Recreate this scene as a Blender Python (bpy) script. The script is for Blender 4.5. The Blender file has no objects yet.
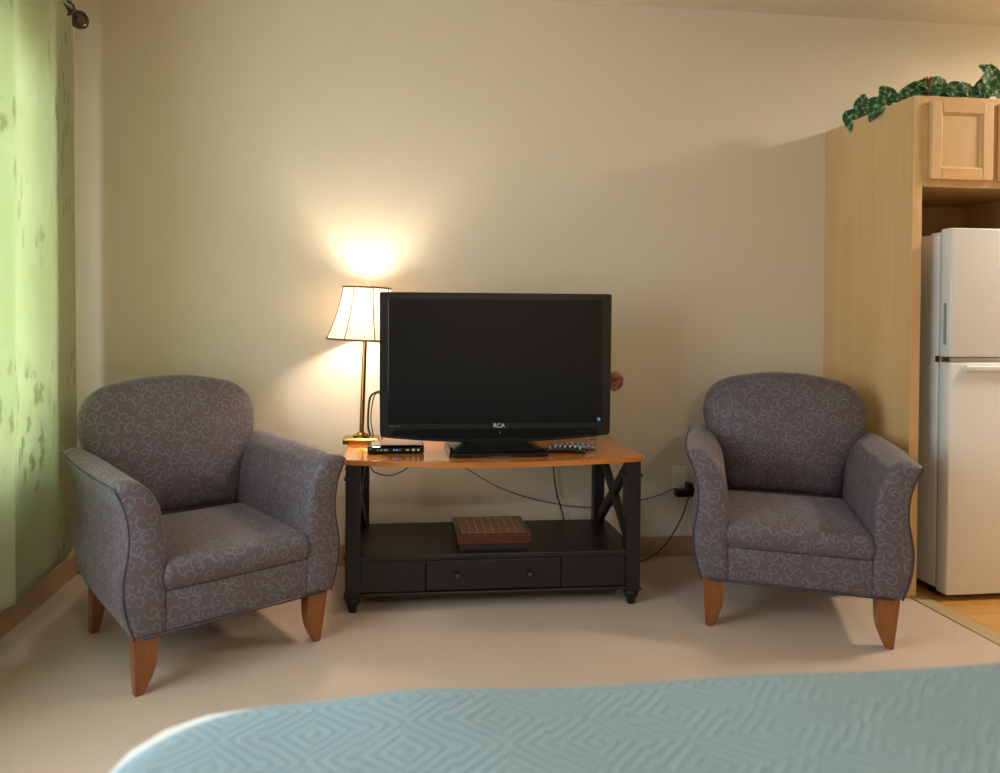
import bpy, bmesh, math, random
from mathutils import Vector, Matrix
random.seed(7)
PI = math.pi
S = bpy.context.scene
COL = S.collection

# ------------------------------------------------------------------ node helpers
def lin(r, g, b):
    f = lambda c: c/12.92 if c <= .04045 else ((c+.055)/1.055)**2.4
    return (f(r/255), f(g/255), f(b/255), 1)

class NT:
    def __init__(s, name):
        s.m = bpy.data.materials.new(name); s.m.use_nodes = True
        s.t = s.m.node_tree; s.n = s.t.nodes; s.b = s.n['Principled BSDF']; s.out = s.n['Material Output']
    def new(s, k, **kw):
        n = s.n.new(k)
        for a, v in kw.items(): setattr(n, a, v)
        return n
    def link(s, a, b): s.t.links.new(a, b)
    def setb(s, **kw):
        for k, v in kw.items():
            s.b.inputs[k.replace('_', ' ')].default_value = v
    def math(s, op, a, b=None, c=None, clamp=False):
        n = s.new('ShaderNodeMath', operation=op); n.use_clamp = clamp
        for i, v in enumerate((a, b, c)):
            if v is None: continue
            if isinstance(v, (int, float)): n.inputs[i].default_value = v
            else: s.link(v, n.inputs[i])
        return n.outputs[0]
    def mix(s, fac, a, b):
        n = s.new('ShaderNodeMix', data_type='RGBA')
        for i, v in ((0, fac), (6, a), (7, b)):
            if isinstance(v, (int, float, tuple)): n.inputs[i].default_value = v
            else: s.link(v, n.inputs[i])
        return n.outputs[2]
    def coord(s, which='Object', scale=(1, 1, 1)):
        tc = s.new('ShaderNodeTexCoord'); mp = s.new('ShaderNodeMapping')
        mp.inputs['Scale'].default_value = scale; s.link(tc.outputs[which], mp.inputs[0])
        return mp.outputs[0]
    def noise(s, vec, scale, detail=3, rough=.5, out='Fac'):
        n = s.new('ShaderNodeTexNoise'); n.inputs['Scale'].default_value = scale
        n.inputs['Detail'].default_value = detail; n.inputs['Roughness'].default_value = rough
        s.link(vec, n.inputs['Vector']); return n.outputs[out]
    def ramp(s, fac, stops):
        n = s.new('ShaderNodeValToRGB'); e = n.color_ramp.elements
        while len(e) < len(stops): e.new(.5)
        for i, (p, c) in enumerate(stops): e[i].position = p; e[i].color = c
        s.link(fac, n.inputs[0]); return n.outputs[0]
    def bump(s, h, strength, dist):
        n = s.new('ShaderNodeBump'); n.inputs['Strength'].default_value = strength
        n.inputs['Distance'].default_value = dist; s.link(h, n.inputs['Height'])
        s.link(n.outputs[0], s.b.inputs['Normal'])

def plain(name, col, rough=.5, metal=0, spec=.5, var=.06, scale=30, **kw):
    t = NT(name); v = t.coord(); n = t.noise(v, scale)
    d = tuple(c*(1-var) for c in col[:3])+(1,)
    t.link(t.mix(n, d, col), t.b.inputs['Base Color'])
    t.setb(Roughness=rough, Metallic=metal, Specular_IOR_Level=spec, **kw)
    return t.m

def wood(name, c1, c2, rough=.4, axis=2, scale=1.0, coat=0):
    t = NT(name); sc = [22*scale]*3; sc[axis] = 1.6*scale
    v = t.coord('Object', tuple(sc)); n = t.noise(v, 1.0, 6, .6)
    v2 = t.coord('Object', tuple([60*scale if i != axis else 3*scale for i in range(3)])); n2 = t.noise(v2, 2.0, 3)
    f = t.math('ADD', t.math('MULTIPLY', n, .7), t.math('MULTIPLY', n2, .3))
    c = t.ramp(f, [(.3, c1), (.7, c2)])
    t.link(c, t.b.inputs['Base Color']); t.setb(Roughness=rough, Coat_Weight=coat, Coat_Roughness=.15)
    t.bump(n2, .05, .001); return t.m

def wall_mat(name, col, bump=.25):
    t = NT(name); v = t.coord(); n = t.noise(v, 110, 4, .55); n2 = t.noise(v, 1.2, 2)
    t.link(t.mix(n2, tuple(c*.97 for c in col[:3])+(1,), col), t.b.inputs['Base Color'])
    t.setb(Roughness=.6, Specular_IOR_Level=.3); t.bump(n, bump, .003); return t.m

M = {}
M['wall'] = wall_mat('beige_paint', lin(220, 211, 190))
M['ceil'] = wall_mat('ceiling_paint', lin(216, 208, 190), .4)
M['base'] = plain('tan_baseboard', lin(176, 144, 114), .5)
M['white'] = plain('white_trim', lin(228, 226, 218), .45)
M['black_wood'] = plain('black_painted_wood', lin(23, 22, 22), .42, var=.25, scale=60)
M['black'] = plain('black_plastic', lin(16, 17, 18), .33)
M['black_gloss'] = plain('glossy_black_plastic', lin(8, 8, 9), .12)
M['dark'] = plain('dark_metal', lin(96, 84, 76), .35, .7)
M['steel'] = plain('polished_steel', lin(190, 190, 190), .25, 1)
M['brass'] = plain('brass', lin(190, 148, 78), .24, 1, scale=8)
M['cord'] = plain('black_cord', lin(20, 19, 20), .5)
M['gold_cord'] = plain('gold_cord', lin(190, 150, 70), .5)
M['ivory'] = plain('ivory_plastic', lin(244, 238, 220), .4)
M['fridge'] = plain('white_enamel', lin(226, 226, 224), .28, scale=4, var=.02)
M['fridge_grey'] = plain('grey_plastic', lin(150, 150, 150), .4)
M['leg_wood'] = wood('chair_leg_wood', lin(118, 66, 28), lin(154, 93, 44), .32, 2, 2, .3)
M['maple'] = wood('maple_cabinet', lin(206, 168, 116), lin(220, 186, 136), .38, 2, .45)
M['maple_h'] = wood('maple_cabinet_rail', lin(198, 154, 96), lin(220, 180, 122), .38, 0, .7)
M['maple_in'] = wood('maple_interior', lin(180, 138, 84), lin(196, 152, 96), .5, 2, .7)
M['top_wood'] = wood('honey_tabletop', lin(172, 98, 42), lin(206, 130, 62), .16, 0, .8, .6)
M['box_red'] = plain('dark_red_wood', lin(86, 34, 28), .25, var=.4, scale=20)
M['box_dark'] = plain('near_black_wood', lin(36, 27, 25), .4)
M['silver'] = plain('silver_plastic', lin(160, 150, 145), .2, .6)
M['btn'] = plain('pale_rubber_buttons', lin(215, 210, 195), .5)
M['slate'] = plain('blue_grey_plastic', lin(98, 116, 134), .22, .3)
M['pink'] = plain('pink_petals', lin(240, 176, 170), .7, var=.3, scale=120)
M['stem'] = plain('green_stem', lin(70, 90, 45), .6)
M['twig'] = plain('brown_twig', lin(120, 90, 60), .8, var=.5)
M['mattress'] = plain('white_ticking', lin(225, 225, 222), .8)
M['piping'] = plain('slate_piping', lin(62, 60, 72), .7)

def emit(name, col, s):
    t = NT(name); t.setb(Base_Color=(0, 0, 0, 1), Emission_Color=col, Emission_Strength=s); return t.m
M['led_g'] = emit('green_led', lin(90, 220, 60), 1.2)
M['led_b'] = emit('blue_led', lin(40, 90, 255), 3)
M['bulb'] = emit('lit_bulb', (1, .72, .42, 1), 12)
M['fixture'] = emit('lit_diffuser', (1, .82, .58, 1), 2.5)
M['mark'] = plain('white_print', lin(205, 205, 205), .5)
M['sticker'] = plain('blue_sticker', lin(90, 160, 225), .5)

def glass(name, col=(1, 1, 1, 1), rough=0):
    t = NT(name); t.setb(Base_Color=col, Roughness=rough, Transmission_Weight=1, IOR=1.45); return t.m
M['crystal'] = glass('clear_glass')
def pane():
    t = NT('window_pane'); tr = t.new('ShaderNodeBsdfTransparent'); gl = t.new('ShaderNodeBsdfGlossy')
    gl.inputs['Roughness'].default_value = .02; mx = t.new('ShaderNodeMixShader'); mx.inputs[0].default_value = .06
    t.link(tr.outputs[0], mx.inputs[1]); t.link(gl.outputs[0], mx.inputs[2]); t.link(mx.outputs[0], t.out.inputs[0]); return t.m
M['pane'] = pane()

def screen():
    t = NT('tv_screen'); v = t.coord(); n = t.noise(v, 3)
    t.link(t.mix(n, lin(10, 14, 18), lin(15, 20, 25)), t.b.inputs['Base Color']); t.setb(Roughness=.25, Specular_IOR_Level=.28); return t.m
M['screen'] = screen()

def carpet():
    t = NT('beige_carpet'); v = t.coord('Object')
    n = t.noise(v, 260, 3, .6); n2 = t.noise(v, 3, 3)
    w = t.new('ShaderNodeTexWave'); w.inputs['Scale'].default_value = 34; w.inputs['Distortion'].default_value = 2.5
    w.inputs['Detail'].default_value = 2; w.inputs['Detail Scale'].default_value = 3; w.bands_direction = 'DIAGONAL'
    t.link(v, w.inputs[0])
    f = t.math('ADD', t.math('MULTIPLY', n, .5), t.math('MULTIPLY', w.outputs['Fac'], .06)); f = t.math('ADD', f, t.math('MULTIPLY', n2, .25))
    t.link(t.ramp(f, [(.25, lin(184, 162, 142)), (.75, lin(216, 196, 177))]), t.b.inputs['Base Color'])
    t.setb(Roughness=.95, Specular_IOR_Level=.1, Sheen_Weight=.2); t.bump(f, .6, .004); return t.m
M['carpet'] = carpet()
def plank():
    t = NT('kitchen_wood_floor'); v = t.coord()
    b = t.new('ShaderNodeTexBrick'); b.inputs['Scale'].default_value = 1; b.inputs['Brick Width'].default_value = .9
    b.inputs['Row Height'].default_value = .09; b.inputs['Mortar Size'].default_value = .0012
    b.inputs['Color1'].default_value = lin(206, 158, 86); b.inputs['Color2'].default_value = lin(192, 142, 74); b.inputs['Mortar'].default_value = lin(140, 96, 50)
    t.link(v, b.inputs[0]); n = t.noise(t.coord('Object', (2, 40, 1)), 2, 4)
    t.link(t.mix(t.math('MULTIPLY', n, .35), b.outputs[0], lin(172, 122, 60)), t.b.inputs['Base Color']); t.setb(Roughness=.3); return t.m
M['plank'] = plank()

def swirl_fabric():
    t = NT('scroll_upholstery'); tc = t.new('ShaderNodeTexCoord'); uv = tc.outputs['UV']
    nz = t.noise(uv, 9, 1, .5, 'Color')
    off = t.new('ShaderNodeVectorMath', operation='MULTIPLY_ADD'); t.link(nz, off.inputs[0]); off.inputs[1].default_value = (.014, .014, 0); t.link(uv, off.inputs[2])
    def layer(shift, turns, rmax, w, scale):
        a = t.new('ShaderNodeVectorMath', operation='ADD'); t.link(off.outputs[0], a.inputs[0]); a.inputs[1].default_value = shift
        vo = t.new('ShaderNodeTexVoronoi', voronoi_dimensions='2D'); vo.inputs['Scale'].default_value = scale; vo.inputs['Randomness'].default_value = .55
        t.link(a.outputs[0], vo.inputs['Vector'])
        d = t.new('ShaderNodeVectorMath', operation='SUBTRACT'); t.link(a.outputs[0], d.inputs[0]); t.link(vo.outputs['Position'], d.inputs[1])
        sp = t.new('ShaderNodeSeparateXYZ'); t.link(d.outputs[0], sp.inputs[0])
        r = t.math('MULTIPLY', t.math('SQRT', t.math('ADD', t.math('POWER', sp.outputs[0], 2), t.math('POWER', sp.outputs[1], 2))), scale)
        # note: POWER of a negative base to an even integer is fine in Cycles
        cs = t.new('ShaderNodeSeparateXYZ'); t.link(vo.outputs['Color'], cs.inputs[0])
        sign = t.math('SUBTRACT', t.math('MULTIPLY', t.math('GREATER_THAN', cs.outputs[0], .5), 2), 1)
        ang = t.math('MULTIPLY', t.math('DIVIDE', t.math('ARCTAN2', sp.outputs[1], sp.outputs[0]), 2*PI), sign)
        s_ = t.math('ADD', t.math('ADD', t.math('MULTIPLY', r, turns), ang), cs.outputs[1])
        fr = t.math('ABSOLUTE', t.math('SUBTRACT', t.math('FRACT', s_), .5))
        line = t.math('MULTIPLY', t.math('SUBTRACT', w, fr), 14, clamp=True)
        return t.math('MULTIPLY', line, t.math('LESS_THAN', r, rmax))
    l = t.math('MAXIMUM', layer((0, 0, 0), 2.5, .50, .13, 21), layer((3.37, 1.71, 0), 1.25, .60, .075, 17))
    wv = t.noise(uv, 700, 2)
    g = t.mix(wv, lin(80, 70, 75), lin(100, 88, 93))
    c = t.mix(t.math('MULTIPLY', l, .40), g, lin(128, 142, 158))
    t.link(c, t.b.inputs['Base Color'])
    t.link(t.math('SUBTRACT', .62, t.math('MULTIPLY', l, .14)), t.b.inputs['Roughness'])
    t.setb(Specular_IOR_Level=.45, Sheen_Weight=.3, Sheen_Roughness=.35)
    t.b.inputs['Sheen Tint'].default_value = lin(220, 215, 225)
    t.bump(t.math('ADD', wv, l), .08, .001); return t.m
M['fabric'] = swirl_fabric()

def curtain_mat():
    t = NT('green_leaf_print_curtain'); uv = t.new('ShaderNodeTexCoord').outputs['UV']
    big = t.noise(uv, 3.2, 3, .6)
    vo = t.new('ShaderNodeTexVoronoi', voronoi_dimensions='2D'); vo.inputs['Scale'].default_value = 26; t.link(uv, vo.inputs['Vector'])
    ve = t.new('ShaderNodeTexVoronoi', voronoi_dimensions='2D', feature='F1'); ve.inputs['Scale'].default_value = 14
    mp = t.new('ShaderNodeMapping'); mp.inputs['Scale'].default_value = (1, .45, 1); mp.inputs['Rotation'].default_value = (0, 0, .6); dz = t.new('ShaderNodeVectorMath', operation='MULTIPLY_ADD'); t.link(t.noise(uv, 22, 3, .6, 'Color'), dz.inputs[0]); dz.inputs[1].default_value = (.09, .09, 0); t.link(uv, dz.inputs[2]); t.link(dz.outputs[0], mp.inputs[0]); t.link(mp.outputs[0], ve.inputs['Vector'])
    leaf = t.math('MULTIPLY', t.math('SUBTRACT', .30, ve.outputs['Distance']), 8, clamp=True)
    msk = t.math('MULTIPLY', t.math('SUBTRACT', t.noise(uv, 2.4, 2), .52), 14, clamp=True)
    f = t.math('MULTIPLY', leaf, msk)
    wv = t.noise(uv, 160, 3)
    a = t.mix(big, lin(192, 200, 150), lin(216, 222, 194)); a = t.mix(t.math('MULTIPLY', wv, .3), a, lin(228, 234, 218))
    c = t.mix(t.math('MULTIPLY', f, .38), a, lin(124, 134, 84))
    df = t.new('ShaderNodeBsdfDiffuse'); tr = t.new('ShaderNodeBsdfTranslucent'); mx = t.new('ShaderNodeMixShader'); mx.inputs[0].default_value = .44
    t.link(c, df.inputs[0]); t.link(c, tr.inputs[0]); t.link(df.outputs[0], mx.inputs[1]); t.link(tr.outputs[0], mx.inputs[2])
    t.link(mx.outputs[0], t.out.inputs[0]); return t.m
M['curtain'] = curtain_mat()

def shade_mat():
    t = NT('cream_lampshade'); v = t.coord(); n = t.noise(v, 60); c = t.mix(n, lin(246, 236, 222), lin(252, 244, 232))
    df = t.new('ShaderNodeBsdfDiffuse'); tr = t.new('ShaderNodeBsdfTranslucent'); mx = t.new('ShaderNodeMixShader'); mx.inputs[0].default_value = .75
    t.link(c, df.inputs[0]); t.link(c, tr.inputs[0]); t.link(df.outputs[0], mx.inputs[1]); t.link(tr.outputs[0], mx.inputs[2])
    t.link(mx.outputs[0], t.out.inputs[0]); return t.m
M['shade'] = shade_mat()
M['shade_trim'] = plain('brown_trim', lin(104, 66, 46), .7)

def quilt():
    t = NT('aqua_quilted_bedspread'); v = t.coord('Object'); sp = t.new('ShaderNodeSeparateXYZ'); t.link(v, sp.inputs[0])
    nz = t.noise(v, 2.5, 2)
    def tri(x, k, o=0): return t.math('ABSOLUTE', t.math('SUBTRACT', t.math('FRACT', t.math('ADD', t.math('MULTIPLY', x, k), o)), .5))
    x = t.math('ADD', sp.outputs[0], t.math('MULTIPLY', nz, .05)); y = sp.outputs[1]
    a, b = tri(x, 8), tri(y, 8)
    d = t.math('ADD', a, b)
    r1 = t.math('SINE', t.math('MULTIPLY', d, 37))
    chk = t.math('SUBTRACT', a, b)
    r2 = t.math('SINE', t.math('MULTIPLY', chk, 37))
    sel = t.math('GREATER_THAN', t.math('SINE', t.math('MULTIPLY', x, 25.13)), 0)
    h = t.math('ADD', t.math('MULTIPLY', r1, sel), t.math('MULTIPLY', r2, t.math('SUBTRACT', 1, sel)))
    h = t.math('SMOOTH_MAX', h, -.2, .3)
    fine = t.noise(v, 180, 3)
    h2 = t.math('ADD', h, t.math('MULTIPLY', fine, .5))
    t.link(t.mix(fine, lin(128, 150, 156), lin(149, 170, 176)), t.b.inputs['Base Color'])
    t.setb(Roughness=.85, Specular_IOR_Level=.05, Sheen_Weight=.05); t.bump(h2, .42, .004); return t.m
M['quilt'] = quilt()

def board():
    t = NT('inlaid_board'); uv = t.new('ShaderNodeTexCoord').outputs['UV']; sp = t.new('ShaderNodeSeparateXYZ'); t.link(uv, sp.inputs[0])
    k = 8
    ck = t.new('ShaderNodeTexChecker'); ck.inputs['Scale'].default_value = k; ck.inputs['Color1'].default_value = lin(104, 58, 36); ck.inputs['Color2'].default_value = lin(66, 34, 26); t.link(uv, ck.inputs[0])
    def ln(c, w): return t.math('GREATER_THAN', t.math('ABSOLUTE', t.math('SUBTRACT', t.math('FRACT', t.math('MULTIPLY', c, k)), .5)), w)
    l = t.math('MAXIMUM', ln(sp.outputs[0], .44), ln(sp.outputs[1], .40))
    t.link(t.mix(l, ck.outputs[0], lin(176, 132, 66)), t.b.inputs['Base Color']); t.setb(Roughness=.22); return t.m
M['board'] = board()

def leafm():
    t = NT('variegated_leaf'); uv = t.new('ShaderNodeTexCoord').outputs['UV']; sp = t.new('ShaderNodeSeparateXYZ'); t.link(uv, sp.inputs[0])
    ax = t.math('ABSOLUTE', sp.outputs[0])     # |x| across, y along
    vein = t.math('SINE', t.math('MULTIPLY', t.math('SUBTRACT', sp.outputs[1], t.math('MULTIPLY', ax, 1.3)), 15))
    n = t.noise(uv, 3.5, 2)
    pale = t.math('MULTIPLY', t.math('SUBTRACT', t.math('ADD', t.math('MULTIPLY', vein, .09), n), .46), 5, clamp=True)
    edge = t.math('MULTIPLY', t.math('SUBTRACT', .42, ax), 6, clamp=True)
    c = t.mix(t.math('MULTIPLY', t.math('MULTIPLY', pale, edge), .7), lin(36, 84, 46), lin(178, 198, 150))
    t.link(c, t.b.inputs['Base Color']); t.setb(Roughness=.6, Specular_IOR_Level=.25); t.bump(vein, .2, .002); return t.m
M['leaf'] = leafm()

# ------------------------------------------------------------------ mesh helpers
def link_mesh(name, bm, mat, parent=None, smooth=False, uv=None, loc=None):
    bmesh.ops.recalc_face_normals(bm, faces=bm.faces)
    if uv == 'box':
        L = bm.loops.layers.uv.new('UVMap'); bm.normal_update()
        for f in bm.faces:
            n = f.normal; a = max(range(3), key=lambda i: abs(n[i])+(.06 if i == 1 else 0))
            for l in f.loops:
                c = l.vert.co
                l[L].uv = ((c.y+2.3, c.z), (c.x, c.z+.7), (c.x+1.1, c.y+3.1))[a]
    me = bpy.data.meshes.new(name); bm.to_mesh(me); bm.free()
    for p in me.polygons: p.use_smooth = smooth
    o = bpy.data.objects.new(name, me); COL.objects.link(o)
    o.data.materials.append(mat)
    if parent: o.parent = parent
    if loc: o.location = loc
    return o

def auto(o, ang=40):
    me = o.data
    bm = bmesh.new(); bm.from_mesh(me)
    for f in bm.faces: f.smooth = True
    for e in bm.edges:
        if len(e.link_faces) == 2 and e.calc_face_angle(0) > math.radians(ang): e.smooth = False
    bm.to_mesh(me); bm.free(); return o

def box(bm, x0, x1, y0, y1, z0, z1, bev=0, seg=2):
    r = bmesh.ops.create_cube(bm, size=1)
    bmesh.ops.scale(bm, vec=(x1-x0, y1-y0, z1-z0), verts=r['verts'])
    bmesh.ops.translate(bm, vec=((x0+x1)/2, (y0+y1)/2, (z0+z1)/2), verts=r['verts'])
    if bev:
        es = list({e for v in r['verts'] for e in v.link_edges})
        bmesh.ops.bevel(bm, geom=es, offset=bev, segments=seg, affect='EDGES', profile=.5)
    return bm

def bx(*a, **k): return box(bmesh.new(), *a, **k)

def loft(bm, secs, cap=True, closed=True):
    rows = [[bm.verts.new(p) for p in s] for s in secs]
    n = len(rows[0])
    for a, b in zip(rows, rows[1:]):
        for i in range(n if closed else n-1):
            j = (i+1) % n
            bm.faces.new((a[i], a[j], b[j], b[i]))
    if cap: bm.faces.new(rows[0]); bm.faces.new(rows[-1][::-1])
    return rows

def tube(bm, pts, r, n=8, cap=True):
    pts = [Vector(p) for p in pts]; rows = []
    up = Vector((0, 0, 1)); prev = None
    for i, p in enumerate(pts):
        d = (pts[min(i+1, len(pts)-1)]-pts[max(i-1, 0)]).normalized()
        if prev is None:
            a = d.cross(up)
            if a.length < .1: a = d.cross(Vector((1, 0, 0)))
        else: a = prev-d*prev.dot(d)
        a.normalize(); prev = a; b = d.cross(a)
        rr = r[i] if isinstance(r, (list, tuple)) else r
        rows.append([p+a*math.cos(2*PI*k/n)*rr+b*math.sin(2*PI*k/n)*rr for k in range(n)])
    loft(bm, rows, cap); return bm

def spline(pts, sub=8):
    P = [Vector(p) for p in pts]; P = [P[0]*2-P[1]]+P+[P[-1]*2-P[-2]]; out = []
    for i in range(1, len(P)-2):
        for k in range(sub):
            t = k/sub; a, b, c, d = P[i-1:i+3]
            out.append(.5*((2*b)+(c-a)*t+(2*a-5*b+4*c-d)*t*t+(3*b-a-3*c+d)*t**3))
    out.append(P[-2]); return out

def lathe(bm, prof, c=(0, 0, 0), n=24, axis='z'):
    rows = []
    for r, h in prof:
        row = []
        for k in range(n):
            a = 2*PI*k/n; x, y = r*math.cos(a), r*math.sin(a)
            q = (x, y, h) if axis == 'z' else ((x, h, y) if axis == 'y' else (h, x, y))
            row.append((q[0]+c[0], q[1]+c[1], q[2]+c[2]))
        rows.append(row)
    loft(bm, rows, True); return bm

def tag(o, label=None, cat=None, group=None, kind=None):
    if label: o['label'] = label
    if cat: o['category'] = cat
    if group: o['group'] = group
    if kind: o['kind'] = kind
    return o

def empty(name, loc, rz=0):
    o = bpy.data.objects.new(name, None); COL.objects.link(o); o.location = loc; o.rotation_euler = (0, 0, rz); o.empty_display_size = .1; return o

def struct(name, bm, mat, smooth=False, label=None):
    o = link_mesh(name, bm, mat, None, smooth); o['kind'] = 'structure'
    if label: o['label'] = label
    return o

def copy_tree(o, parent=None):
    c = o.copy(); COL.objects.link(c)
    if parent: c.parent = parent
    for ch in list(o.children): copy_tree(ch, c)
    return c

# ------------------------------------------------------------------ room
XL, XR, YB, YF, ZC = -1.345, 4.40, 3.40, -2.60, 2.626
struct('floor', bx(XL-.12, 2.165, YF-.12, YB+.12, -.10, 0), M['carpet'], label='beige carpet covering the living area floor')
struct('trim_1', bx(2.165, 2.238, YF, YB, -.10, .004, bev=.0015), plain('floor_transition_strip', lin(176, 156, 118), .6), label='beige transition strip between carpet and kitchen floor')
o = struct('trim_2', bx(2.238, XR+.12, YF-.12, YB+.12, -.10, .001), M['plank'], label='honey wood kitchen floor beside the carpet'); o.name = 'floor_kitchen'
struct('ceiling', bx(XL-.12, XR+.12, YF-.12, YB+.12, ZC, ZC+.1), M['ceil'], label='flat off-white ceiling')
struct('wall_back', bx(XL-.12, XR+.12, YB, YB+.12, 0, ZC), M['wall'], label='beige textured wall behind the television')
struct('wall_right', bx(XR, XR+.12, YF, YB, 0, ZC), M['wall'])
struct('wall_front', bx(XL-.12, XR+.12, YF-.12, YF, 0, ZC), M['wall'])
WY0, WY1, WZ0, WZ1 = .55, 2.91, .60, 2.12
b = bmesh.new()
for (y0, y1, z0, z1) in ((YF, WY0, 0, ZC), (WY1, YB, 0, ZC), (WY0, WY1, 0, WZ0), (WY0, WY1, WZ1, ZC)): box(b, XL-.12, XL, y0, y1, z0, z1)
struct('wall_left', b, M['wall'], label='left wall with the curtained window')
struct('baseboard_back', bx(XL, 2.16, YB-.014, YB, 0, .095, bev=.003), M['base'], label='tan baseboard along the wall behind the television')
struct('baseboard_left', bx(XL, XL+.014, YF, YB-.015, 0, .095, bev=.003), M['base'], label='tan baseboard below the green curtain')
b = bmesh.new()
for (y0, y1, z0, z1) in ((WY0, WY0+.05, WZ0, WZ1), (WY1-.05, WY1, WZ0, WZ1), (WY0+.05, WY1-.05, WZ0, WZ0+.05), (WY0+.05, WY1-.05, WZ1-.05, WZ1), ((WY0+WY1)/2-.03, (WY0+WY1)/2+.03, WZ0+.05, WZ1-.05)):
    box(b, XL-.10, XL-.04, y0, y1, z0, z1, bev=.004)
wf = struct('window_1', b, M['white'], label='white framed window behind the green curtain')
pn = link_mesh('pane', bx(XL-.075, XL-.069, WY0+.05, WY1-.05, WZ0+.05, WZ1-.05), M['pane'], wf)
link_mesh('window_sill', bx(XL-.04, XL+.03, WY0-.03, WY1+.03, WZ0-.03, WZ0, bev=.004), M['white'], wf)

# ------------------------------------------------------------------ curtains and rod
def curtain(name, y0, y1, label, seed, ztop=2.44, period=.285, phase=0.0):
    bm = bmesh.new(); L = bm.loops.layers.uv.new('UVMap'); rnd = random.Random(seed)
    nu, nv = int((y1-y0)/.008), 60; rows = []
    far = y1 > 2; RG = [3.19, 2.90, 2.575, 2.30, 2.02, 1.7]; AM = [.006, .014, .034, .04, .04, .04]
    offs = [rnd.uniform(-.12, .12) for _ in range(12)]
    for j in range(nv+1):
        v = j/nv; row = []
        for i in range(nu+1):
            u = i/nu; y = y0+(y1-y0)*u
            ph = (y1-y)/period
            if far:
                k = 0
                while k < len(RG)-2 and y < RG[k+1]: k += 1
                ph = k+(RG[k]-y)/(RG[k]-RG[k+1]); ampl = AM[k]
                if y > RG[0]: ph = 0
            else: ampl = .04
            a = ampl*(1-.08*v); q_ = ph+.02*math.sin(3*v+int(ph)*2.1)
            x = -1.226-a*(1-math.cos(2*PI*q_))+.003*math.sin(7*v+ph*3)*v
            if far and y > RG[1]: x = -1.228-.044*((y-RG[1])/.29)**.9+.014*v*(y-RG[1])/.29
            if far and y < RG[1]: x += .024*min(1, max(0, (RG[1]-y)/(RG[1]-RG[2])-.25)/.75)**2
            yy = y+.028*math.sin(2*PI*q_)*(ampl/.04)+.010*v*math.sin(2.1*ph)+(.02*v*max(0, 1-ph) if far else 0)
            hem = .180+.010*math.sin(ph*2.3+1.2)+.010*math.cos(2*PI*ph)
            z = ztop+(hem-ztop)*v
            row.append(bm.verts.new((x, yy, z)))
        if far:      # unseen second layer added behind the leading edge to darken that band
            e = row[-1].co.copy(); back = row[nu-1:nu-30:-1]
            for n_, q in enumerate(back): row.append(bm.verts.new((q.co.x-.012*min(1, (n_+1)/3), q.co.y+.004*(1-n_/29), q.co.z+.004)))
        rows.append(row)
    for j in range(nv):
        for i in range(len(rows[0])-1):
            f = bm.faces.new((rows[j][i], rows[j][i+1], rows[j+1][i+1], rows[j+1][i]))
            for l, (ii, jj) in zip(f.loops, ((i, j), (i+1, j), (i+1, j+1), (i, j+1))):
                l[L].uv = ((y1-y0)*1.6*ii/nu+seed, 2.3*(1-jj/nv))
    o = link_mesh(name, bm, M['curtain'], None, True)
    sm = o.modifiers.new('thick', 'SOLIDIFY'); sm.thickness = .0012
    tag(o, label, 'curtain', 'green window curtains')
    # grommets on the rod
    n = int((y1-y0)/(period/2))
    for i in range(n):
        g_ = bmesh.new(); yc = y1-period*(.25+.5*i)+(-.0 if y1 < 2 else 0)
        ring = [(math.cos(2*PI*k/20)*.026, math.sin(2*PI*k/20)*.026) for k in range(21)]
        tube(g_, [(-1.262+p[0], yc, 2.372+p[1]) for p in ring], .005, 6, False)
        link_mesh('grommet', g_, M['dark'], o, True)
    return o
curtain('curtain', 1.92, 3.19, 'green leaf-print curtain hanging beside the left armchair', 3)
curtain('curtain', -.15, .60, 'green leaf-print curtain at the near end of the window rod', 5)
rod = empty('curtain_rod', (-1.262, 1.508, 2.372)); tag(rod, 'dark metal curtain rod with ribbed ball finial above the green curtain', 'curtain rod')
link_mesh('pole', tube(bmesh.new(), [(0, -1.75, 0), (0, 1.70, 0)], .009, 12), M['dark'], rod, True)
fin = [(.001, .078), (.014, .078), (.027, .068), (.034, .052), (.029, .050), (.036, .042), (.038, .030), (.032, .028), (.034, .018), (.024, .006), (.013, .0), (.001, -.004)]
link_mesh('finial', lathe(bmesh.new(), [(r, 1.69+h) for r, h in fin], n=20, axis='y'), M['dark'], rod, True)
link_mesh('finial', lathe(bmesh.new(), [(r, -1.745-h) for r, h in fin], n=20, axis='y'), M['dark'], rod, True)
for y in (-1.70, 1.62):
    b = bmesh.new(); tube(b, [(-.083, y, -.03), (-.05, y, -.03), (-.01, y, -.012), (0, y, -.012)], .005, 8); box(b, -.083, -.078, y-.012, y+.012, -.06, .01, bev=.001)
    link_mesh('bracket', b, M['dark'], rod)

# ------------------------------------------------------------------ armchair
PROF = [(.228, .190), (.232, .29), (.234, .39), (.236, .48), (.244, .55), (.262, .60), (.290, .638), (.322, .657), (.352, .660), (.376, .651), (.380, .640),
        (.370, .618), (.356, .585), (.345, .54), (.341, .49), (.343, .45), (.350, .41), (.357, .365), (.357, .32), (.350, .27), (.338, .225), (.325, .190)]
def fine(prof, sub=3):
    out = []
    n = len(prof)
    for i in range(n):
        a, b_, c, d = prof[i-1], prof[i], prof[(i+1) % n], prof[(i+2) % n]
        if i == n-1: out.append(b_); continue        # straight bottom
        if i == 0: a = b_
        if i == n-2: d = c
        for k in range(sub):
            t = k/sub
            out.append(tuple(.5*((2*b_[m])+(c[m]-a[m])*t+(2*a[m]-5*b_[m]+4*c[m]-d[m])*t*t+(3*b_[m]-a[m]-3*c[m]+d[m])*t**3) for m in (0, 1)))
    return out
FP = fine(PROF)
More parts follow.
